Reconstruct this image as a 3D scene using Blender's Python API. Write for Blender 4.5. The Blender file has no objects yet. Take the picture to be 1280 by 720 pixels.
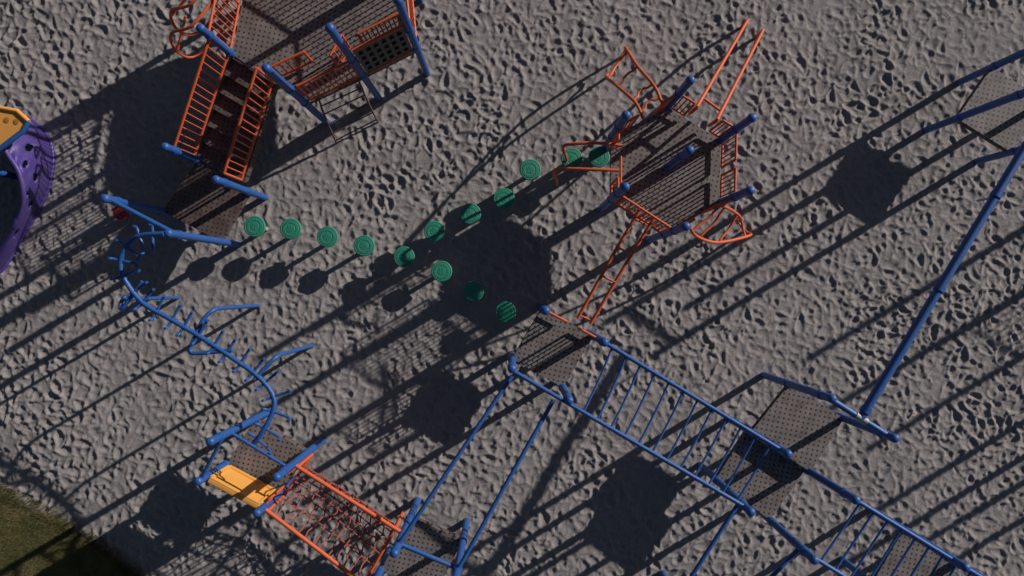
import bpy, math, random
import numpy as np
from mathutils import Vector, Matrix
random.seed(7); rng = np.random.default_rng(11)
scene = bpy.context.scene
F = 860.0; H = 13.5
def W(px, py, z=0.0):
    k = (H - z) / F
    return Vector(((px-640)*k, (360-py)*k, z))
def up(v, z): return Vector((v.x, v.y, z))

# ---------------------------------------------------------------- materials
def new_mat(name):
    m = bpy.data.materials.new(name); m.use_nodes = True
    nt = m.node_tree; b = nt.nodes['Principled BSDF']
    return m, nt, b
def N(nt, t, **kw):
    n = nt.nodes.new(t)
    for k, v in kw.items(): setattr(n, k, v)
    return n
def ramp(nt, fac, stops):
    r = N(nt, 'ShaderNodeValToRGB'); e = r.color_ramp.elements
    while len(e) < len(stops): e.new(0.5)
    for i, (p, c) in enumerate(stops):
        e[i].position = p; e[i].color = (c[0], c[1], c[2], 1)
    nt.links.new(fac, r.inputs[0]); return r.outputs[0]
def noise(nt, vec, scale, detail=4, rough=0.55):
    n = N(nt, 'ShaderNodeTexNoise'); n.inputs['Scale'].default_value = scale
    n.inputs['Detail'].default_value = detail; n.inputs['Roughness'].default_value = rough
    nt.links.new(vec, n.inputs['Vector']); return n.outputs['Fac']
def paint(name, col, rough=0.38, fade=0.25, dust=0.35):
    m, nt, b = new_mat(name)
    tc = N(nt, 'ShaderNodeTexCoord'); v = tc.outputs['Object']
    n1 = noise(nt, v, 3.0, 4); n2 = noise(nt, v, 38.0, 4, 0.7)
    c2 = tuple(c*(1-fade)+0.22*fade*0.6 for c in col)
    base = ramp(nt, n1, [(0.3, col), (0.75, c2)])
    dustm = ramp(nt, n2, [(0.54, (0, 0, 0)), (0.70, (dust,)*3)])
    mx = N(nt, 'ShaderNodeMixRGB'); mx.inputs[2].default_value = (0.24, 0.22, 0.21, 1)
    nt.links.new(dustm, mx.inputs[0]); nt.links.new(base, mx.inputs[1])
    nt.links.new(mx.outputs[0], b.inputs['Base Color'])
    rr = ramp(nt, n2, [(0.3, (rough,)*3), (0.8, (min(1, rough+0.3),)*3)])
    nt.links.new(rr, b.inputs['Roughness'])
    return m
BLUE = paint('blue_powder_coat', (0.007, 0.082, 0.32), .38, .14, .32)
ORANGE = paint('orange_powder_coat', (0.62, 0.10, 0.027), .42, .10, .28)
YELLOW = paint('yellow_plastic', (0.78, 0.36, 0.07), 0.45, 0.1, 0.25)
PURPLE = paint('purple_plastic', (0.06, 0.033, 0.22), 0.4, 0.15, 0.25)
GREEN = paint('green_plastic', (0.012, 0.24, 0.155), 0.5, 0.2, 0.3)
GREEN2 = paint('green_plastic_worn', (0.016, 0.27, 0.175), 0.55, 0.25, 0.35)
RED = paint('red_plastic', (0.4, 0.02, 0.02))
STEEL = paint('galvanised_steel', (0.35, 0.36, 0.38), 0.35, 0.1, 0.3)
ROPE = paint('red_rope', (0.30, 0.06, 0.04), 0.85, 0.2, 0.4)
SHADE_BROWN = paint('shaded_brown_steel', (0.13, 0.065, 0.05), 0.6, 0.2, 0.4)  # leaning climber's steel, with its shade put into the dark brown colour
DARKP = paint('black_plastic', (0.02, 0.022, 0.026), 0.3, 0.1, 0.15)
def deck_mat(name, col, col2):
    m, nt, b = new_mat(name)
    tc = N(nt, 'ShaderNodeTexCoord'); mp = N(nt, 'ShaderNodeMapping')
    mp.inputs['Rotation'].default_value = (0, 0, math.radians(12)); s = 1/0.088
    mp.inputs['Scale'].default_value = (s, s, s)
    nt.links.new(tc.outputs['Object'], mp.inputs['Vector'])
    fr = N(nt, 'ShaderNodeVectorMath', operation='FRACTION'); nt.links.new(mp.outputs[0], fr.inputs[0])
    sb = N(nt, 'ShaderNodeVectorMath', operation='SUBTRACT'); sb.inputs[1].default_value = (0.5, 0.5, 0)
    nt.links.new(fr.outputs[0], sb.inputs[0])
    ml = N(nt, 'ShaderNodeVectorMath', operation='MULTIPLY'); ml.inputs[1].default_value = (1, 1, 0)
    nt.links.new(sb.outputs[0], ml.inputs[0])
    ln = N(nt, 'ShaderNodeVectorMath', operation='LENGTH'); nt.links.new(ml.outputs[0], ln.inputs[0])
    n2 = noise(nt, tc.outputs['Object'], 9.0, 3, 0.6)
    wob = N(nt, 'ShaderNodeMath', operation='MULTIPLY_ADD'); wob.inputs[1].default_value = .16; wob.inputs[2].default_value = -.08
    nt.links.new(n2, wob.inputs[0])
    ad = N(nt, 'ShaderNodeMath', operation='ADD'); nt.links.new(ln.outputs['Value'], ad.inputs[0]); nt.links.new(wob.outputs[0], ad.inputs[1])
    hole = ramp(nt, ad.outputs[0], [(0.17, (1, 1, 1)), (0.24, (0, 0, 0))])
    n1 = noise(nt, tc.outputs['Object'], 4.0, 6, 0.68)
    base = ramp(nt, n1, [(0.32, col), (0.68, col2)])
    mx = N(nt, 'ShaderNodeMixRGB'); mx.inputs[2].default_value = (0.02, 0.017, 0.017, 1)
    nt.links.new(hole, mx.inputs[0]); nt.links.new(base, mx.inputs[1]); nt.links.new(mx.outputs[0], b.inputs['Base Color'])
    b.inputs['Roughness'].default_value = 0.7
    return m
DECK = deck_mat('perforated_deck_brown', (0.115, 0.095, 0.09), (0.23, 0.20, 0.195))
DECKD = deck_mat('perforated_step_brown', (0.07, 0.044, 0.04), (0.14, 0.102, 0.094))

# ---------------------------------------------------------------- assembly builder
class Asm:
    def __init__(self, name, loc):
        self.e = bpy.data.objects.new(name, None); self.e.empty_display_size = 0.3
        self.o = Vector((loc[0], loc[1], 0)); self.e.location = self.o
        scene.collection.objects.link(self.e); self.parts = {}
    def part(self, name, mat):
        if name not in self.parts: self.parts[name] = ([], [], mat)
        return self.parts[name]
    def tube(self, name, mat, pts, r, n=10, smooth=0, closed=False):
        pts = [Vector(p) for p in pts]
        if smooth: pts = spline(pts, smooth)
        V, Fc, _ = self.part(name, mat); b0 = len(V); m = len(pts)
        t0 = (pts[1]-pts[0]).normalized()
        a = Vector((0, 0, 1)) if abs(t0.z) < 0.9 else Vector((1, 0, 0))
        nrm = t0.cross(a).normalized()
        for i, p in enumerate(pts):
            if i == 0: t = t0
            elif i == m-1: t = (pts[i]-pts[i-1]).normalized()
            else: t = ((pts[i]-pts[i-1]).normalized()+(pts[i+1]-pts[i]).normalized()).normalized()
            nrm = (nrm - t*nrm.dot(t)).normalized(); bn = t.cross(nrm)
            for j in range(n):
                an = 2*math.pi*j/n
                V.append(p + (nrm*math.cos(an)+bn*math.sin(an))*r)
        for i in range(m-1):
            for j in range(n):
                k = (j+1) % n
                Fc.append((b0+i*n+j, b0+i*n+k, b0+(i+1)*n+k, b0+(i+1)*n+j))
        Fc.append(tuple(b0+j for j in range(n))[::-1]); Fc.append(tuple(b0+(m-1)*n+j for j in range(n)))
    def lathe(self, name, mat, c, prof, n=24):
        V, Fc, _ = self.part(name, mat); b0 = len(V)
        for (r, z) in prof:
            for j in range(n):
                an = 2*math.pi*j/n; V.append(Vector((c.x+r*math.cos(an), c.y+r*math.sin(an), z)))
        for i in range(len(prof)-1):
            for j in range(n):
                k = (j+1) % n; Fc.append((b0+i*n+j, b0+i*n+k, b0+(i+1)*n+k, b0+(i+1)*n+j))
        Fc.append(tuple(b0+(len(prof)-1)*n+j for j in range(n))); Fc.append(tuple(b0+j for j in range(n))[::-1])
    def post(self, c, zt, r=0.064, collars=()):
        self.lathe('posts', BLUE, c, [(r, -0.15), (r, zt-0.05), (r*1.12, zt-0.048), (r*1.12, zt-0.02), (r*0.85, zt+0.015), (r*0.4, zt+0.03)], 16)
        for z in collars:
            self.lathe('collars', BLUE, c, [(r*1.0, z-0.045), (r*1.2, z-0.04), (r*1.2, z+0.04), (r*1.0, z+0.045)], 16)
    def prism(self, name, mat, poly, z0, z1):
        V, Fc, _ = self.part(name, mat); b0 = len(V); n = len(poly)
        ar = sum(poly[i].x*poly[(i+1) % n].y-poly[(i+1) % n].x*poly[i].y for i in range(n))
        if ar < 0: poly = poly[::-1]
        for p in poly: V.append(Vector((p.x, p.y, z0)))
        for p in poly: V.append(Vector((p.x, p.y, z1)))
        for i in range(n):
            k = (i+1) % n; Fc.append((b0+i, b0+k, b0+n+k, b0+n+i))
        Fc.append(tuple(b0+n+i for i in range(n))); Fc.append(tuple(b0+i for i in range(n))[::-1])
    def box(self, name, mat, a, b, w, h):
        a = Vector(a); b = Vector(b); t = (b-a).normalized()
        s = t.cross(Vector((0, 0, 1)));
        s = s.normalized() if s.length > 1e-4 else Vector((1, 0, 0))
        u = s.cross(t).normalized()
        V, Fc, _ = self.part(name, mat); b0 = len(V)
        for p in (a, b):
            for (x, y) in ((-1, -1), (1, -1), (1, 1), (-1, 1)): V.append(p+s*w/2*x+u*h/2*y)
        for f in ((0, 1, 2, 3), (7, 6, 5, 4), (0, 4, 5, 1), (1, 5, 6, 2), (2, 6, 7, 3), (3, 7, 4, 0)):
            Fc.append(tuple(b0+i for i in f))
    def deck(self, poly, z, mat=None, name='deck'):
        mat = mat or DECK
        self.prism(name, mat, poly, z-0.035, z)
        c = sum(poly, Vector())/len(poly)
        q = [up(c+(p-c)*0.985, z-0.075) for p in poly]
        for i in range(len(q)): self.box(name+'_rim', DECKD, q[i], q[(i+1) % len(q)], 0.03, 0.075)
        for f in (0.33, 0.66):
            a = q[0].lerp(q[1], f); b = q[-1].lerp(q[-2], f) if len(q) == 4 else q[3].lerp(q[4], 1-f) if len(q) > 4 else q[2]
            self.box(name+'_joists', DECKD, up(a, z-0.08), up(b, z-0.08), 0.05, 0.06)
    def barrier(self, a, b, z0, z1, n=7, mat=None, r=0.022):
        mat = mat or ORANGE
        d = (b-a); a2 = a+d*0.06; b2 = b-d*0.06
        self.tube('barrier_rails', mat, [up(a2, z0), up(b2, z0)], r); self.tube('barrier_rails', mat, [up(a2, z1), up(b2, z1)], r)
        self.tube('barrier_rails', mat, [up(a2, z0), up(a2, z1)], r); self.tube('barrier_rails', mat, [up(b2, z0), up(b2, z1)], r)
        for i in range(1, n+1):
            p = a2.lerp(b2, i/(n+1)); self.tube('barrier_balusters', mat, [up(p, z0), up(p, z1)], r*0.6, 6)
        for z in (z0+0.04, z1-0.04):
            self.tube('barrier_brackets', mat, [up(a, z), up(a2, z)], r*0.8, 6); self.tube('barrier_brackets', mat, [up(b, z), up(b2, z)], r*0.8, 6)
    def done(self):
        for nm, (V, Fc, mat) in self.parts.items():
            me = bpy.data.meshes.new(nm)
            me.from_pydata([tuple(v-self.o) for v in V], [], Fc); me.update()
            me.materials.append(mat)
            try:
                me.polygons.foreach_set('use_smooth', [True]*len(me.polygons)); me.set_sharp_from_angle(angle=math.radians(38))
            except Exception: pass
            ob = bpy.data.objects.new(nm, me); scene.collection.objects.link(ob); ob.parent = self.e
        return self.e
def spline(pts, sub):
    P = [pts[0]*2-pts[1]]+pts+[pts[-1]*2-pts[-2]]; out = []
    for i in range(1, len(P)-2):
        for s in range(sub):
            t = s/sub; a, b, c, d = P[i-1], P[i], P[i+1], P[i+2]
            out.append(0.5*((2*b)+(c-a)*t+(2*a-5*b+4*c-d)*t*t+(3*b-a-3*c+d)*t**3))
    out.append(P[-2]); return out
def rounded(pts, rad=.12, k=5):
    out = [pts[0]]
    for i in range(1, len(pts)-1):
        a, b, c = pts[i-1], pts[i], pts[i+1]
        r1 = min(rad, (a-b).length*.45); r2 = min(rad, (c-b).length*.45)
        p = b+(a-b).normalized()*r1; q = b+(c-b).normalized()*r2
        for j in range(k+1):
            t = j/k; out.append(p*(1-t)**2+b*2*t*(1-t)+q*t*t)
    out.append(pts[-1]); return out

# ---------------------------------------------------------------- sand ground
def axis(lim, d, far):
    a = list(np.arange(-lim, lim+1e-6, d)); s = d; x = lim; o = []
    while x < far: s *= 1.35; x += s; o.append(x)
    return np.array([-v for v in o[::-1]]+a+o), len(o)
DX = 0.022; LX, LY = 11.5, 7.0
xs, ox = axis(LX, DX, 500); ys, oy = axis(LY, DX, 500)
nx, ny = len(xs), len(ys)
fx, fy = nx-2*ox, ny-2*oy
h = np.zeros((fy, fx), dtype=np.float32)
def smooth_noise(shape, cell):
    gy, gx = int(shape[0]/cell)+3, int(shape[1]/cell)+3
    g = rng.standard_normal((gy, gx)); yy = np.linspace(0, gy-2.001, shape[0]); xx = np.linspace(0, gx-2.001, shape[1])
    yi = yy.astype(int); xi = xx.astype(int); ty = (yy-yi)[:, None]; tx = (xx-xi)[None]
    ty = ty*ty*(3-2*ty); tx = tx*tx*(3-2*tx)
    a = g[yi][:, xi]; b = g[yi][:, xi+1]; c = g[yi+1][:, xi]; d = g[yi+1][:, xi+1]
    return (a*(1-tx)+b*tx)*(1-ty)+(c*(1-tx)+d*tx)*ty
Rw = 14; gy0, gx0 = np.mgrid[-Rw:Rw+1, -Rw:Rw+1].astype(np.float32)*DX
nst = int(2*LX*2*LY*44)
amp = 0.92+0.28*np.clip(smooth_noise(h.shape, 50), -1, 1)
edgew = np.clip((Rw*DX-np.maximum(abs(gx0), abs(gy0)))/.06, 0, 1)
for _ in range(nst):
    cx = rng.integers(Rw, fx-Rw-1); cy = rng.integers(Rw, fy-Rw-1)
    an = rng.uniform(0, 2*math.pi); L = 0.06+0.09*rng.random()**1.1; Wd = 0.04+rng.uniform(0.15, 0.25)*(L-.05)+rng.uniform(0, .015)
    dep = rng.uniform(0.007, 0.027)*amp[cy, cx]*(L/.1)**.4
    u = gx0*math.cos(an)+gy0*math.sin(an); v = -gx0*math.sin(an)+gy0*math.cos(an)
    v = v+0.35*u*u/L*rng.uniform(-1, 1)
    wv = Wd*(1+0.3*u/L).clip(.4)
    q = np.sqrt((u/L)**2+(v/wv)**2)
    pit = -dep*np.exp(-q**3.0*0.85)*(1+0.5*np.clip(u/L, -1, 1)) + dep*0.6*np.exp(-((q-1.42)/0.32)**2)
    w = np.exp(-(q/1.35)**5)
    sl = (slice(cy-Rw, cy+Rw+1), slice(cx-Rw, cx+Rw+1))
    h[sl] = h[sl]*(1-0.74*w*edgew)+pit*edgew
h += (smooth_noise(h.shape, 60)*0.010+smooth_noise(h.shape, 14)*0.004+smooth_noise(h.shape, 5)*0.0024+smooth_noise(h.shape, 2.4)*0.0013).astype(np.float32)
ex = np.clip(np.minimum(np.arange(fx), fx-1-np.arange(fx))/30, 0, 1); ey = np.clip(np.minimum(np.arange(fy), fy-1-np.arange(fy))/30, 0, 1)
h *= ey[:, None]*ex[None]
Z = np.zeros((ny, nx), dtype=np.float32); Z[oy:oy+fy, ox:ox+fx] = h
X, Y = np.meshgrid(xs, ys)
co = np.stack([X.ravel(), Y.ravel(), Z.ravel()], 1).astype(np.float32)
idx = np.arange(nx*ny).reshape(ny, nx)
fc = np.stack([idx[:-1, :-1].ravel(), idx[:-1, 1:].ravel(), idx[1:, 1:].ravel(), idx[1:, :-1].ravel()], 1).astype(np.int32)
me = bpy.data.meshes.new('sand_ground'); me.vertices.add(len(co)); me.vertices.foreach_set('co', co.ravel())
me.loops.add(fc.size); me.loops.foreach_set('vertex_index', fc.ravel())
me.polygons.add(len(fc)); me.polygons.foreach_set('loop_start', np.arange(0, fc.size, 4, dtype=np.int32))
me.polygons.foreach_set('use_smooth', np.ones(len(fc), dtype=bool)); me.update(calc_edges=True)
sand = bpy.data.objects.new('sand_ground', me); scene.collection.objects.link(sand)
m, nt, b = new_mat('playground_sand')
tc = N(nt, 'ShaderNodeTexCoord'); v = tc.outputs['Object']
n1 = noise(nt, v, 0.6, 4); n2 = noise(nt, v, 24, 5, 0.7); n3 = noise(nt, v, 110, 2, 0.8)
c1 = ramp(nt, n1, [(0.3, (0.262, 0.243, 0.245)), (0.7, (0.312, 0.288, 0.288))])
c2 = ramp(nt, n2, [(0.3, (0.82, 0.82, 0.84)), (0.68, (1.08, 1.07, 1.05))])
c3 = ramp(nt, n3, [(0.30, (0.55, 0.53, 0.52)), (0.48, (1, 1, 1)), (0.75, (1.3, 1.3, 1.3))])
mm = N(nt, 'ShaderNodeMixRGB', blend_type='MULTIPLY'); mm.inputs[0].default_value = 1
nt.links.new(c1, mm.inputs[1]); nt.links.new(c2, mm.inputs[2])
m2 = N(nt, 'ShaderNodeMixRGB', blend_type='MULTIPLY'); m2.inputs[0].default_value = 0.85
nt.links.new(mm.outputs[0], m2.inputs[1]); nt.links.new(c3, m2.inputs[2]); nt.links.new(m2.outputs[0], b.inputs['Base Color'])
b.inputs['Roughness'].default_value = 0.95; b.inputs['Specular IOR Level'].default_value = 0.1
bp = N(nt, 'ShaderNodeBump'); bp.inputs['Strength'].default_value = 0.45; bp.inputs['Distance'].default_value = 0.025
nt.links.new(n2, bp.inputs['Height']); nt.links.new(bp.outputs[0], b.inputs['Normal'])
me.materials.append(m)

# ---------------------------------------------------------------- lawn
edge = [W(-60, 592), W(-10, 612), W(30, 632), W(75, 654), W(115, 680), W(150, 706), W(190, 738), W(260, 780)]
a, bb = edge[0], edge[-1]
dirn = (W(200, 735)-W(-10, 612)).normalized(); out = Vector((dirn.y, -dirn.x, 0));
if out.dot(Vector((-1, -1, 0))) < 0: out = -out
ed = [a-dirn*60]+spline(edge, 8)+[bb+dirn*60]
ed = [p+out*random.uniform(-0.03, 0.03) for p in ed]
VV = []; FF = []
for i, p in enumerate(ed):
    VV += [tuple(up(p, -0.06)), tuple(up(p+out*0.05, 0.03)), tuple(up(p+out*80, 0.05))]
for i in range(len(ed)-1):
    for k in range(2): FF.append((3*i+k, 3*i+k+1, 3*i+k+4, 3*i+k+3))
for _ in range(75000):
    t = random.random(); s = random.random()**1.3*3.2
    if random.random() < .06: s = -random.random()**2*.2
    i = t*(len(edge)-1); k = min(int(i), len(edge)-2); base = edge[k].lerp(edge[k+1], i-k)
    p = base+out*(s-0.03)+dirn*random.uniform(-.05, .05)
    hh = random.uniform(0.03, 0.075); an = random.uniform(0, 6.28); w = random.uniform(0.003, 0.006)
    dx, dy = math.cos(an)*w, math.sin(an)*w; lx, ly = random.uniform(-.035, .035), random.uniform(-.035, .035)
    k0 = len(VV); VV += [(p.x-dx, p.y-dy, 0.0), (p.x+dx, p.y+dy, 0.0), (p.x+lx, p.y+ly, 0.03+hh)]; FF.append((k0, k0+1, k0+2))
me = bpy.data.meshes.new('grass_lawn'); me.from_pydata(VV, [], FF); me.update()
m, nt, b = new_mat('lawn_grass'); tc = N(nt, 'ShaderNodeTexCoord')
n1 = noise(nt, tc.outputs['Object'], 2.2, 5); n2 = noise(nt, tc.outputs['Object'], 40, 4, .7)
c1 = ramp(nt, n1, [(0.3, (0.07, 0.074, 0.022)), (0.5, (0.125, 0.115, 0.042)), (0.72, (0.21, 0.165, 0.08))])
c2 = ramp(nt, n2, [(0.3, (0.6, 0.6, 0.6)), (0.7, (1.3, 1.3, 1.2))])
mm = N(nt, 'ShaderNodeMixRGB', blend_type='MULTIPLY'); mm.inputs[0].default_value = 1
nt.links.new(c1, mm.inputs[1]); nt.links.new(c2, mm.inputs[2]); nt.links.new(mm.outputs[0], b.inputs['Base Color']); b.inputs['Roughness'].default_value = 0.8
me.materials.append(m); scene.collection.objects.link(bpy.data.objects.new('grass_lawn', me))

# ---------------------------------------------------------------- fallen leaves
VV = []; FF = []; 
lv = [(1142, 518, .06), (642, 569, .045), (1060, 330, .02), (800, 470, .018), (200, 480, .02), (560, 60, .02), (1100, 50, .02), (690, 640, .02), (450, 400, .018)]
for (px, py, s) in lv:
    p = W(px, py, 0.03); an = random.uniform(0, 6); k0 = len(VV)
    sh = [(-1, 0, 0), (-.5, .45, .2), (.2, .5, .25), (1, 0, .1), (.2, -.5, .1), (-.5, -.4, .25)]
    for (x, y, z) in sh: VV.append((p.x+s*(x*math.cos(an)-y*math.sin(an)), p.y+s*(x*math.sin(an)+y*math.cos(an)), p.z+z*s))
    FF += [(k0, k0+1, k0+5), (k0+1, k0+2, k0+4, k0+5), (k0+2, k0+3, k0+4)]
me = bpy.data.meshes.new('fallen_leaves'); me.from_pydata(VV, [], FF); me.materials.append(paint('dry_leaf', (0.62, 0.42, 0.30), .8, .1, .1))
scene.collection.objects.link(bpy.data.objects.new('fallen_leaves', me))

# ---------------------------------------------------------------- stepping pods
def pod(px, py, z, r=0.2, mat=GREEN, mat2=GREEN2):
    c = W(px, py, z); A = Asm('stepping_pod', c)
    A.lathe('pod_top', mat, c, [(r*.55, z-.11), (r*.93, z-.09), (r, z-.03), (r*.985, z-.008), (r*.93, z), (r*.87, z), (r*.85, z-.004), (r*.80, z-.004), (r*.78, z), (r*.52, z+.003), (r*.5, z), (r*.44, z), (r*.42, z+.004), (r*.1, z+.006)], 32)
    off = random.uniform(0, 1)
    for i in range(18):
        an = off+2*math.pi*i/18; d = Vector((math.cos(an), math.sin(an), 0))
        A.box('pod_treads', mat2, up(c+d*r*.56, z+.002), up(c+d*r*.75, z), 0.016, 0.010)
    for i in range(6):
        an = off+2*math.pi*i/6; d = Vector((math.cos(an), math.sin(an), 0))
        A.box('pod_treads', mat2, up(c+d*r*.12, z+.007), up(c+d*r*.34, z+.005), 0.014, 0.008)
    A.lathe('pod_post', STEEL, c, [(.045, -.15), (.045, z-.09)], 12)
    A.done()
zz = [.62, .60, .58, .56, .52, .46, .30, .50, .50, .55, .60, .66, .72, .66]
pp = [(318, 283), (363, 286), (409, 296), (455, 307), (505, 321), (552, 339), (592, 364), (632, 390), (543, 289), (588, 267), (630, 248), (663, 212), (715, 198), (749, 196)]
for (p, z) in zip(pp, zz): pod(p[0], p[1], z)
pod(150, 265, .35, .15, RED, RED)

# ---------------------------------------------------------------- hexagonal tower
zd = 1.4; zt = 3.0
hexp = [W(*p, zd) for p in ((764, 172), (834, 134), (901, 175), (899, 254), (829, 293), (763, 250))]
cen = W(833, 210, zd)
A = Asm('hexagonal_play_tower', cen)
A.deck(hexp, zd)
for p in hexp: A.post(p, zt, collars=(zd+.12, zd+.85))
A.post(cen, zt, collars=(zd+.1, 2.5))
def ledge(i, t0, t1): return hexp[i].lerp(hexp[(i+1) % 6], t0), hexp[i].lerp(hexp[(i+1) % 6], t1)
A.barrier(*ledge(2, 0, .48), zd+.1, zd+.85, 5); A.barrier(*ledge(2, .55, 1), zd+.1, zd+.85, 5)
A.barrier(*ledge(3, 0, .35), zd+.1, zd+.85, 4)
A.barrier(*ledge(4, 0, 1), zd+.1, zd+.85, 11)
A.barrier(*ledge(0, .0, .35), zd+.1, zd+.85, 3); A.barrier(*ledge(0, .75, 1), zd+.1, zd+.85, 2)
A.barrier(*ledge(1, 0, .3), zd+.1, zd+.85, 3); A.barrier(*ledge(1, .75, 1), zd+.1, zd+.85, 3)
A.barrier(*ledge(5, 0, .25), zd+.1, zd+.85, 2); A.barrier(*ledge(5, .8, 1), zd+.1, zd+.85, 2)
A.barrier(*ledge(3, .65, 1), zd+.1, zd+.85, 3)
A.done()
A = Asm('slide_rails', W(915, 80, 1))
for (s, e) in (((872, 132), (934, 26)), ((897, 148), (953, 39))):
    p0 = W(*s, 2.0); p1 = W(*e, .45)
    d = (p1-p0)
    A.tube('rails', ORANGE, [up(p0, 1.5), p0-d*0.02, p0+d*.05, p0+d*.5, p0+d*.96, p1+Vector((0.02, .02, -.08)), up(p1+Vector((.03, .04, 0)), -.1)], .032, 10, 5)
A.tube('cross_bar', ORANGE, [W(878, 122, 1.85), W(900, 138, 1.85)], .025)
A.done()
def loop_climber(l1, l2, nr=5, kink=.1):
    c = (l1[0]+l2[0])/2; A = Asm('loop_ladder_climber', c)
    s1 = spline(l1, 8); s2 = spline(l2, 8)
    A.tube('side_rails', ORANGE, s1, .028); A.tube('side_rails', ORANGE, s2, .028)
    for i in range(nr):
        k = int((i+.5)/nr*(len(s1)-1)); a, b_ = s1[k], s2[k]; o = (s1[min(k+3, len(s1)-1)]-s1[k]); o = o.normalized()*kink if o.length > 0 else Vector()
        A.tube('rungs', ORANGE, [a, a.lerp(b_, .25)+o*.2, a.lerp(b_, .35)+o, a.lerp(b_, .65)+o, a.lerp(b_, .75)+o*.2, b_], .022, 8)
    A.done()
loop_climber([W(804, 148, 2.2), W(794, 128, 2.05), W(772, 108, 1.5), W(758, 96, .8), W(766, 92, -.1)], [W(828, 130, 2.2), W(818, 108, 2.05), W(797, 83, 1.5), W(782, 60, .8), W(784, 68, -.1)], 5, .07)
loop_climber([W(898, 258, 2.0), W(905, 258, 1.9), W(922, 268, 1.4), W(926, 276, .7), W(915, 275, -.1)], [W(862, 284, 2.0), W(872, 296, 1.8), W(898, 303, 1.4), W(938, 294, .7), W(926, 290, -.1)], 5, .05)
A = Asm('grab_rails', W(720, 200, 1))
A.tube('rail', ORANGE, [W(778, 182, 2.0), W(750, 179, 2.0), W(715, 180, 1.9), W(704, 184, 1.7), W(708, 198, 1.0), W(706, 205, -.1)], .028, 10, 5)
A.tube('rail', ORANGE, [W(774, 213, 2.0), W(745, 212, 2.0), W(705, 211, 1.9), W(692, 214, 1.7), W(696, 226, 1.0), W(696, 232, -.1)], .028, 10, 5)
A.tube('rail', ORANGE, [W(776, 195, 2.0), W(776, 228, 2.0)], .02)
A.done()
A = Asm('inclined_ladder', W(770, 330, 1))
r1 = [W(800, 262, 2.1), W(770, 312, 1.9), W(722, 398, 1.65)]; r2 = [W(818, 272, 2.1), W(787, 322, 1.9), W(738, 405, 1.65)]
A.tube('side_rails', ORANGE, r1, .03, 10); A.tube('side_rails', ORANGE, r2, .03, 10)
for t in (.08, .34, .6, .97):
    A.tube('rungs', ORANGE, [r1[0].lerp(r1[2], t), r2[0].lerp(r2[2], t)], .018, 8)
A.done()

# ---------------------------------------------------------------- square platforms
z = 1.0
q = [W(640, 449, z), W(677, 385, z), W(742, 420, z), W(703, 484, z)]
A = Asm('climbing_platform', (q[0]+q[2])/2); A.deck(q, z)
for p in q: A.post(p, 2.5, collars=(z+.1, 2.25))
A.barrier(q[1].lerp(q[2], 0), q[1].lerp(q[2], .45), z+.1, z+.8, 4); A.barrier(q[1].lerp(q[2], .68), q[2], z+.1, z+.8, 3)
A.done(); CP = q
zu = 1.25; zl = 1.05
e = {k: W(*v, zu) for k, v in dict(p1=(987, 480), p2=(1055, 523), p3=(939, 540), p4=(899, 603), p5=(1013, 590), p6=(968, 655)).items()}
A = Asm('climbing_platform', e['p5'])
A.deck([e['p1'], e['p2'], e['p5'], e['p3']], zu)
inn = [e['p3'].lerp(e['p4'], .02), e['p5'].lerp(e['p6'], .02), e['p6'], e['p4']]
A.deck(inn, zl, name='lower_deck')
for k in e: A.post(e[k], 2.9, collars=(zl+.1, 2.5))
A.tube('end_beam', BLUE, [up(e['p1'], 2.7), up(e['p2'], 2.7)], .05)
A.done()
z = .95
q = [W(1240, 84, z), W(1196, 148, z), W(1264, 190, z), W(1308, 126, z)]
A = Asm('climbing_platform', (q[0]+q[2])/2); A.deck(q, z)
for p in q: A.post(p, 2.85, collars=(z+.1, 2.5))
A.tube('end_beam', BLUE, [up(q[1], 2.66), up(q[2], 2.66)], .05); A.done(); UR = q
A = Asm('overhead_track_beam', W(1170, 350, 2))
s = up(e['p1'].lerp(e['p2'], .55), 2.7); t = W(1285, 178, 2.66)
d = (t-s)
A.tube('beam', BLUE, [s, t], .066, 14)
A.box('beam_flange', BLUE, s+d*.02-Vector((0, 0, .08)), s+d*.98-Vector((0, 0, .08)), .05, .05)
for f in (.02, .46, .80): A.tube('beam_clamps', BLUE, [s+d*f, s+d*(f+.018)], .084, 14)
A.tube('hangers', STEEL, [s+d*.80+Vector((0, 0, -.1)), s+d*.80+Vector((0, 0, -.4))], .02)
A.tube('beam_foot', STEEL, [up(e['p1'].lerp(e['p2'], .46), 2.705), up(e['p1'].lerp(e['p2'], .64), 2.705)], .058)
A.done()
z = 1.0
q = [W(513, 646, z), W(579, 674, z), W(544, 742, z), W(476, 712, z)]
A = Asm('climbing_platform', (q[0]+q[2])/2); A.deck(q, z)
for p in q: A.post(p, 2.75, collars=(z+.1, 2.35))
A.tube('end_beam', BLUE, [up(q[0], 2.3), up(q[1], 2.3)], .04); A.done(); BP = q
z = 1.0
q = [W(318, 524, z), W(385, 565, z), W(350, 616, z), W(283, 580, z)]
A = Asm('climbing_platform', (q[0]+q[2])/2); A.deck(q, z)
for p, zt_ in zip(q, (2.85, 2.7, 2.15, 2.15)): A.post(p, zt_, collars=(z+.1, zt_-.35))
A.tube('end_beam', BLUE, [up(q[0], 2.3), up(q[3], 2.05)], .032); A.tube('end_beam', BLUE, [up(q[0].lerp(q[1], .05), 2.1), up(q[1], 2.1)], .03)
A.barrier(q[1], q[1].lerp(q[2], .3), z+.1, z+.8, 2); A.barrier(q[1].lerp(q[2], .8), q[2], z+.1, z+.8, 1); A.done(); LP = q
A = Asm('yellow_barrier_panel', (q[2]+q[3])/2)
a, b_ = q[3].lerp(q[2], .08), q[3].lerp(q[2], .94)
def pan(t, zz_): return up(a.lerp(b_, t), zz_)
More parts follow.
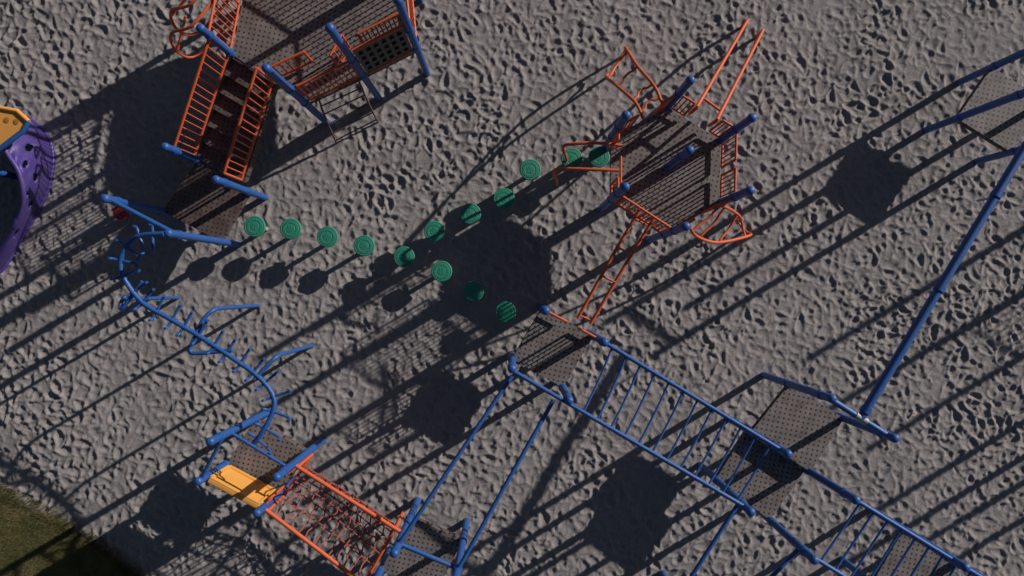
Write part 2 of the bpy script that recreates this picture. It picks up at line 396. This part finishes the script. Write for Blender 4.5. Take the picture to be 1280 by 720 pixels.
A.box('panel', YELLOW, pan(0, 1.5), pan(1, 1.5), .05, .84)
inw = ((q[0]+q[1])/2-(q[2]+q[3])/2).normalized()
for (z0, z1) in ((1.12, 1.12), (1.88, 1.88)): A.box('panel_frame', YELLOW, pan(0.01, z0)+inw*.01, pan(.99, z1)+inw*.01, .1, .07)
for tt in (.01, .72, .99): A.box('panel_frame', YELLOW, pan(tt, 1.14)+inw*.012, pan(tt+.001, 1.86)+inw*.012, .1, .06)
A.done()
z = 1.15
q = [W(1130, 662, z), W(1196, 703, z), W(1158, 768, z), W(1090, 730, z)]
A = Asm('climbing_platform', (q[0]+q[2])/2); A.deck(q, z)
for p in q: A.post(p, 2.85, collars=(z+.1, 2.4))
A.done(); RP = q

# ---------------------------------------------------------------- overhead ladders
def overhead(a1, b1, a2, b2, nr, t0=.1, t1=.95, r=.036, bend=.02, u0=None, u1=None):
    A = Asm('horizontal_ladder', (a1+b2)/2)
    if u0 is None: u0, u1 = t0, t1
    A.tube('side_rails', BLUE, [a1, b1], r); A.tube('side_rails', BLUE, [a2, b2], r)
    for i in range(nr):
        f = i/(nr-1); p = a1.lerp(b1, t0+(t1-t0)*f); q_ = a2.lerp(b2, u0+(u1-u0)*f); ax = (b1-a1).normalized()
        dn = Vector((0, 0, -.03))
        A.tube('rungs', BLUE, [p, p.lerp(q_, .3)+ax*bend+dn, p.lerp(q_, .7)+ax*bend+dn, q_], .019, 8, 4)
    A.done()
zr = 2.35
overhead(W(640, 463, zr), up(e['p4'], 2.65), up(CP[2], zr), up(e['p3'], 2.65), 12, .31, .96, u0=.05, u1=.94)
overhead(up(e['p5'], 2.6), up(RP[0], 2.55)+(up(RP[0], 2.55)-up(e['p5'], 2.6))*.5, up(e['p6'], 2.6), up(RP[3], 2.55)+(up(RP[3], 2.55)-up(e['p6'], 2.6))*.5, 11, .08, .95)
def parallel_bars(l):
    A = Asm('parallel_bars', l[0][0])
    for (a_, b2) in l: A.tube('bars', BLUE, [a_, b2], .036)
    A.done()
parallel_bars([(W(640, 470, 2.2), up(BP[0], 2.4)), (W(692, 500, 2.2), up(BP[1], 2.4))])
parallel_bars([(up(e['p4'], 2.35), W(838, 762, 2.3)), (up(e['p6'], 2.35), W(912, 775, 2.3))])
A = Asm('climbing_platform', W(860, 790, 1))
q = [W(843, 745, 1), W(905, 765, 1), W(870, 830, 1), W(805, 805, 1)]; A.deck(q, 1)
for p in q: A.post(p, 2.6)
A.done()

# ---------------------------------------------------------------- snake climber
A = Asm('curved_overhead_climber', W(250, 420, 2))
path = [W(205, 292, 2.25), W(172, 296, 2.2), W(153, 318, 2.15), W(154, 345, 2.1), W(178, 378, 2.05), W(215, 400, 2.05), W(252, 422, 2.05), W(290, 447, 2.05), W(322, 470, 2.05), W(340, 492, 2.05), W(342, 512, 2.05), W(328, 540, 2.05), W(316, 556, 2.0)]
sp = spline(path, 10); A.tube('spine', BLUE, sp, .042, 12)
acc = 0; nxt = .15
for i in range(1, len(sp)-1):
    acc += (sp[i]-sp[i-1]).length
    if acc > nxt:
        nxt += .27; t = (sp[i+1]-sp[i-1]).normalized(); s_ = Vector((-t.y, t.x, 0)).normalized(); p = sp[i]
        A.tube('rungs', BLUE, rounded([p-s_*.16+Vector((0, 0, .09)), p-s_*.15+Vector((0, 0, .02)), p, p+s_*.30+Vector((0, 0, .02)), p+s_*.32+t*.03+Vector((0, 0, .10))], .05, 3), .024, 8)
g1 = W(322, 382); A.tube('support_posts', BLUE, rounded([up(g1, -.1), up(g1, 1.95), W(254, 398, 2.0), W(234, 443, 2.05), W(290, 438, 2.04)], .16), .036, 10)
g2 = W(390, 432); A.tube('support_posts', BLUE, rounded([up(g2, -.1), up(g2, 2.02), W(318, 474, 2.05)], .16), .036, 10)
g3 = W(222, 372); A.tube('support_posts', BLUE, rounded([up(g3, -.1), up(g3, 1.95), W(150, 390, 2.0), W(178, 352, 2.05)], .14), .034, 10)
A.done()

# ---------------------------------------------------------------- net bridge
A = Asm('rope_net_bridge', W(410, 640, 1.5))
zt_ = 1.85
a0, a1 = up(LP[1], zt_), up(BP[0], zt_); b0_, b1_ = up(LP[2], zt_), up(BP[3], zt_)
A.tube('hand_rails', ORANGE, [a0, a1], .036); A.tube('hand_rails', ORANGE, [b0_, b1_], .036)
A.tube('end_frames', ORANGE, [a0.lerp(a1, .04), up(a0.lerp(a1, .04), 1.0), up(b0_.lerp(b1_, .04), 1.0), b0_.lerp(b1_, .04)], .03)
A.tube('end_frames', ORANGE, [a0.lerp(a1, .93), up(a0.lerp(a1, .93), 1.0), up(b0_.lerp(b1_, .93), 1.0), b0_.lerp(b1_, .93)], .03)
A.tube('end_frames', ORANGE, [a0.lerp(a1, .93), b0_.lerp(b1_, .93)], .026)
def netp(u, v_):
    sag = 0.12*math.sin(math.pi*u)
    w_ = abs(v_-.5)*2
    zz_ = 1.02-sag+(zt_-1.02+sag)*(w_**3.0)
    p = a0.lerp(a1, .04+.89*u).lerp(b0_.lerp(b1_, .04+.89*u), v_); jx = math.sin(u*37+v_*23)*.018+math.sin(u*91-v_*51)*.008
    return Vector((p.x+jx, p.y-jx, zz_))
NU, NV = 13, 8
for j in range(1, NV):
    A.tube('net_ropes', ROPE, [netp(i/40, j/NV) for i in range(41)], .014, 6)
for i in range(1, NU):
    A.tube('net_ropes', ROPE, [netp(i/NU, k/24) for k in range(25)], .014, 6)
for i in range(1, NU):
    for j in range(1, NV):
        p = netp(i/NU, j/NV); A.lathe('net_knots', ROPE, p, [(.008, p.z-.022), (.026, p.z-.01), (.026, p.z+.01), (.008, p.z+.022)], 6)
A.done()

# ---------------------------------------------------------------- big tower (top left) with stair
zd = 1.4
tp = [W(290, 68, zd), W(383, 130, zd), W(455, 96, zd), W(522, 62, zd), W(512, -40, zd), W(420, -100, zd), W(315, -60, zd)]
A = Asm('play_tower', W(400, 0, zd)); A.deck(tp, zd)
for p, zt_ in zip(tp, (2.65, 3.4, 3.7, 3.5, 3.5, 3.5, 3.3)): A.post(p, zt_, collars=(zd+.1, zd+.9))
A.barrier(tp[1].lerp(tp[2], .05), tp[2], zd+.1, zd+.9, 9)
A.barrier(tp[0].lerp(tp[6], .0), tp[0].lerp(tp[6], .5), zd+.1, zd+.95, 7); A.barrier(tp[0].lerp(tp[6], .52), tp[6], zd+.1, zd+.95, 7)
A.barrier(tp[0].lerp(tp[1], .72), tp[1], zd+.1, zd+.9, 3)
A.barrier(tp[3], tp[4], zd+.1, zd+.9, 12); A.barrier(tp[4], tp[5], zd+.1, zd+.9, 12); A.barrier(tp[5], tp[6], zd+.1, zd+.9, 12)
a, b_ = tp[2].lerp(tp[3], .08), tp[2].lerp(tp[3], .92); o = Vector((.45, -.89, 0))
A.box('bubble_panel', DARKP, up(a, zd+.65), up(b_, zd+.65), .03, 1.05)
for i in range(6):
    for j in range(4):
        c = up(a.lerp(b_, (i+.7)/6.4), zd+.28+j*.24)
        A.tube('bubble_panel_studs', DARKP, [c+o*.01, c+o*.05], .04, 10)
for zz_ in (zd+.1, zd+1.2): A.tube('panel_rails', ORANGE, [up(a, zz_), up(b_, zz_)], .034)
A.barrier(a+(tp[4]-tp[3])*.25, b_+(tp[4]-tp[3])*.25, zd+.15, zd+.9, 9)
A.barrier(W(395, 78, zd), W(352, 98, zd), zd+.1, zd+.6, 4); A.barrier(W(425, 88, zd), W(440, 60, zd), zd+.1, zd+.7, 3)
for (px, py) in ((300, 20), (298, -8)):
    c = W(px, py, zd); 
    A.tube('hand_loops', ORANGE, [up(c, 2.3), W(240, py+12, 2.35), W(214, py+22, 2.1), W(222, py+45, 1.6), W(248, py+48, 1.2), up(c, 1.5)], .026, 8, 5)
A.tube('hand_loops', ORANGE, [W(214, 20, 2.1), W(240, -10, 2.3)], .022); A.tube('hand_loops', ORANGE, [W(222, 62, 1.6), W(232, 20, 1.9)], .022)
A.done()
A = Asm('playground_stairs', W(290, 150, 1))
L0, L1 = W(288, 70, zd), W(246, 196, .8); R0, R1 = W(343, 104, zd), W(304, 226, .8)
ns = 6
for i in range(ns):
    t0, t1 = i/ns, (i+1)/ns; zz_ = zd-(zd-.8)*(i+.7)/ns-.02
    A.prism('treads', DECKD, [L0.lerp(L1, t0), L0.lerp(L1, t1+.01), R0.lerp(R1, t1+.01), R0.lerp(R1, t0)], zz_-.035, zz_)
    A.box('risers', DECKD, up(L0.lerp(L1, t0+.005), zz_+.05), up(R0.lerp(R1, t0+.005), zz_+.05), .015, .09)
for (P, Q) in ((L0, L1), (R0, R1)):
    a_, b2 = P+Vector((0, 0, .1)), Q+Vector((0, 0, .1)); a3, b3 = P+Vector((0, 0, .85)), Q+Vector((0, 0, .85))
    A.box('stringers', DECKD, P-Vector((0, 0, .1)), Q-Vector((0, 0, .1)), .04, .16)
    for l in ((a_, b2), (a3, b3), (a_, a3), (b2, b3)): A.tube('stair_rails', ORANGE, l, .026)
    for k in range(1, 15): A.tube('stair_balusters', ORANGE, [a_.lerp(b2, k/15), a3.lerp(b3, k/15)], .014, 6)
z = .78
q = [W(247, 200, z), W(312, 240, z), W(276, 302, z), W(203, 264, z)]
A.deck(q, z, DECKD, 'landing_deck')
for p, zt_ in zip(q, (2.0, 2.25, 2.75, 2.6)): A.post(p, zt_, collars=(z+.1, zt_-.35))
A.tube('end_beam', BLUE, [up(q[2], 2.45), up(q[3], 2.45)], .04)
A.done()
A = Asm('leaning_bar_climber', W(430, 150, 1))
s1 = spline([W(398, 122, 1.45), W(404, 140, 1.1), W(414, 164, .5), W(422, 182, -.1)], 8); s2 = spline([W(448, 100, 1.45), W(455, 116, 1.1), W(465, 138, .5), W(474, 156, -.1)], 8)
A.tube('side_rails', SHADE_BROWN, s1, .018); A.tube('side_rails', SHADE_BROWN, s2, .018)
for k in (5, 9, 13, 17, 21):
    A.tube('rungs', SHADE_BROWN, [s1[k], s2[k]], .014, 8)
A.done()

# ---------------------------------------------------------------- purple curved climbing wall with yellow roof
outer = spline([W(5, 140, 0), W(38, 150, 0), W(60, 170, 0), W(67, 198, 0), W(62, 232, 0), W(48, 264, 0), W(28, 298, 0), W(6, 334, 0), W(-30, 370, 0)], 16)
innr = spline([W(-30, 150, 1.25), W(0, 176, 1.3), W(8, 192, 1.3), W(22, 214, 1.25), W(28, 240, 1.15), W(26, 262, 1.0), W(16, 285, .85), W(-4, 312, .6), W(-40, 345, .3)], 16)
n = len(outer); MV = 20
VV = []; FF = []
for i in range(n):
    for j in range(MV+1):
        v_ = j/MV; p = outer[i].lerp(innr[i], v_); bulge = math.sin(math.pi*v_)*.12
        rel = 0.016*math.sin(i*.5)*math.sin(v_*9)
        zz_ = innr[i].z*(math.sin(v_*math.pi/2)**.8)
        VV.append((p.x+bulge*.8+rel, p.y+rel, zz_-.02+rel))
holes = [(.30, .4), (.38, .65), (.46, .38), (.54, .66), (.60, .35), (.67, .62), (.75, .4)]
for i in range(n-1):
    for j in range(MV):
        u, v_ = (i+.5)/(n-1), (j+.5)/MV
        if any(((u-hu)/.022)**2+((v_-hv)/.09)**2 < 1 for hu, hv in holes): continue
        a_ = i*(MV+1)+j; FF.append((a_, a_+1, a_+MV+2, a_+MV+1))
A = Asm('curved_climbing_wall', (0, 0)); c0 = W(-40, 240, 0); A.e.location = c0; A.o = c0
P = A.part('wall_shell', PURPLE); P[0].extend([Vector(v_) for v_ in VV]); P[1].extend(FF)
A.tube('wall_lip', PURPLE, [p-Vector((0, 0, .02)) for p in innr], .045, 10)
A.tube('wall_foot', PURPLE, [p+Vector((0, 0, .02)) for p in outer], .04, 10)
yp = [W(-60, 120, 1.45), W(0, 135, 1.45), W(22, 139, 1.45), W(36, 152, 1.45), W(30, 163, 1.45), W(0, 186, 1.45), W(-60, 220, 1.45)]
A.prism('yellow_roof', YELLOW, yp, 1.38, 1.45)
A.tube('roof_edge', BLUE, [p+Vector((0, 0, 0)) for p in yp[3:]], .045); A.tube('roof_edge_front', YELLOW, yp[:4], .04)
YD = paint('yellow_dark', (.45, .17, .02))
for (px, py) in ((8, 150), (-6, 165), (20, 152)): 
    c = W(px, py, 1.46); A.lathe('roof_dimples', YD, c, [(.045, 1.452), (.05, 1.458), (.03, 1.46)], 14)
A.post(W(-50, 150, 1.4), 1.36); A.post(W(-50, 205, 1.4), 1.36)
e_ = A.done()
for ch in e_.children:
    if ch.name.startswith('wall_shell'):
        md = ch.modifiers.new('sol', 'SOLIDIFY'); md.thickness = .05

# ---------------------------------------------------------------- equipment beyond the right side of the frame
def P0(px, py, z): v_ = W(px, py, 0); return Vector((v_.x, v_.y, z))
q = [P0(1580+78*math.cos(k*math.pi/3+.5), 185+78*math.sin(k*math.pi/3+.5), 1.3) for k in range(6)]
A = Asm('hexagonal_play_tower', q[0]); A.deck(q, 1.3)
for p in q: A.post(p, 3.5, collars=(1.4, 2.2))
for k in (0, 1, 3, 4): A.barrier(q[k], q[(k+1) % 6], 1.4, 2.15, 7)
A.done()
q = [P0(1500, 395, 1), P0(1565, 432, 1), P0(1528, 500, 1), P0(1462, 462, 1)]
A = Asm('climbing_platform', q[0]); A.deck(q, 1.0)
for p in q: A.post(p, 2.9, collars=(1.1, 2.4))
A.done()

# ---------------------------------------------------------------- light, sky, camera
el = math.radians(21); az = Vector((.857, .515, 0)).normalized()
d = -(az*math.cos(el)+Vector((0, 0, math.sin(el))))
L = bpy.data.lights.new('sun', 'SUN'); L.energy = 4.3; L.angle = math.radians(.6); L.color = (1, .94, .87)
lo = bpy.data.objects.new('sun', L); lo.rotation_euler = d.to_track_quat('-Z', 'Y').to_euler(); lo.location = (10, 6, 12); scene.collection.objects.link(lo)
w = bpy.data.worlds.new('World'); scene.world = w; w.use_nodes = True; nt = w.node_tree
sk = nt.nodes.new('ShaderNodeTexSky'); sk.sky_type = 'NISHITA'; sk.sun_disc = False; sk.sun_elevation = el; sk.sun_rotation = math.atan2(az.x, az.y)
bg = nt.nodes['Background']; bg.inputs[1].default_value = .03; nt.links.new(sk.outputs[0], bg.inputs[0])
cam = bpy.data.cameras.new('camera'); co_ = bpy.data.objects.new('camera', cam); scene.collection.objects.link(co_)
co_.location = (0, 0, H); co_.rotation_euler = (0, 0, 0); cam.sensor_width = 36; cam.lens = F/1280*36; cam.clip_end = 2000; cam.clip_start = .1
scene.camera = co_
scene.view_settings.view_transform = 'Standard'; scene.view_settings.look = 'None'; scene.view_settings.exposure = 0
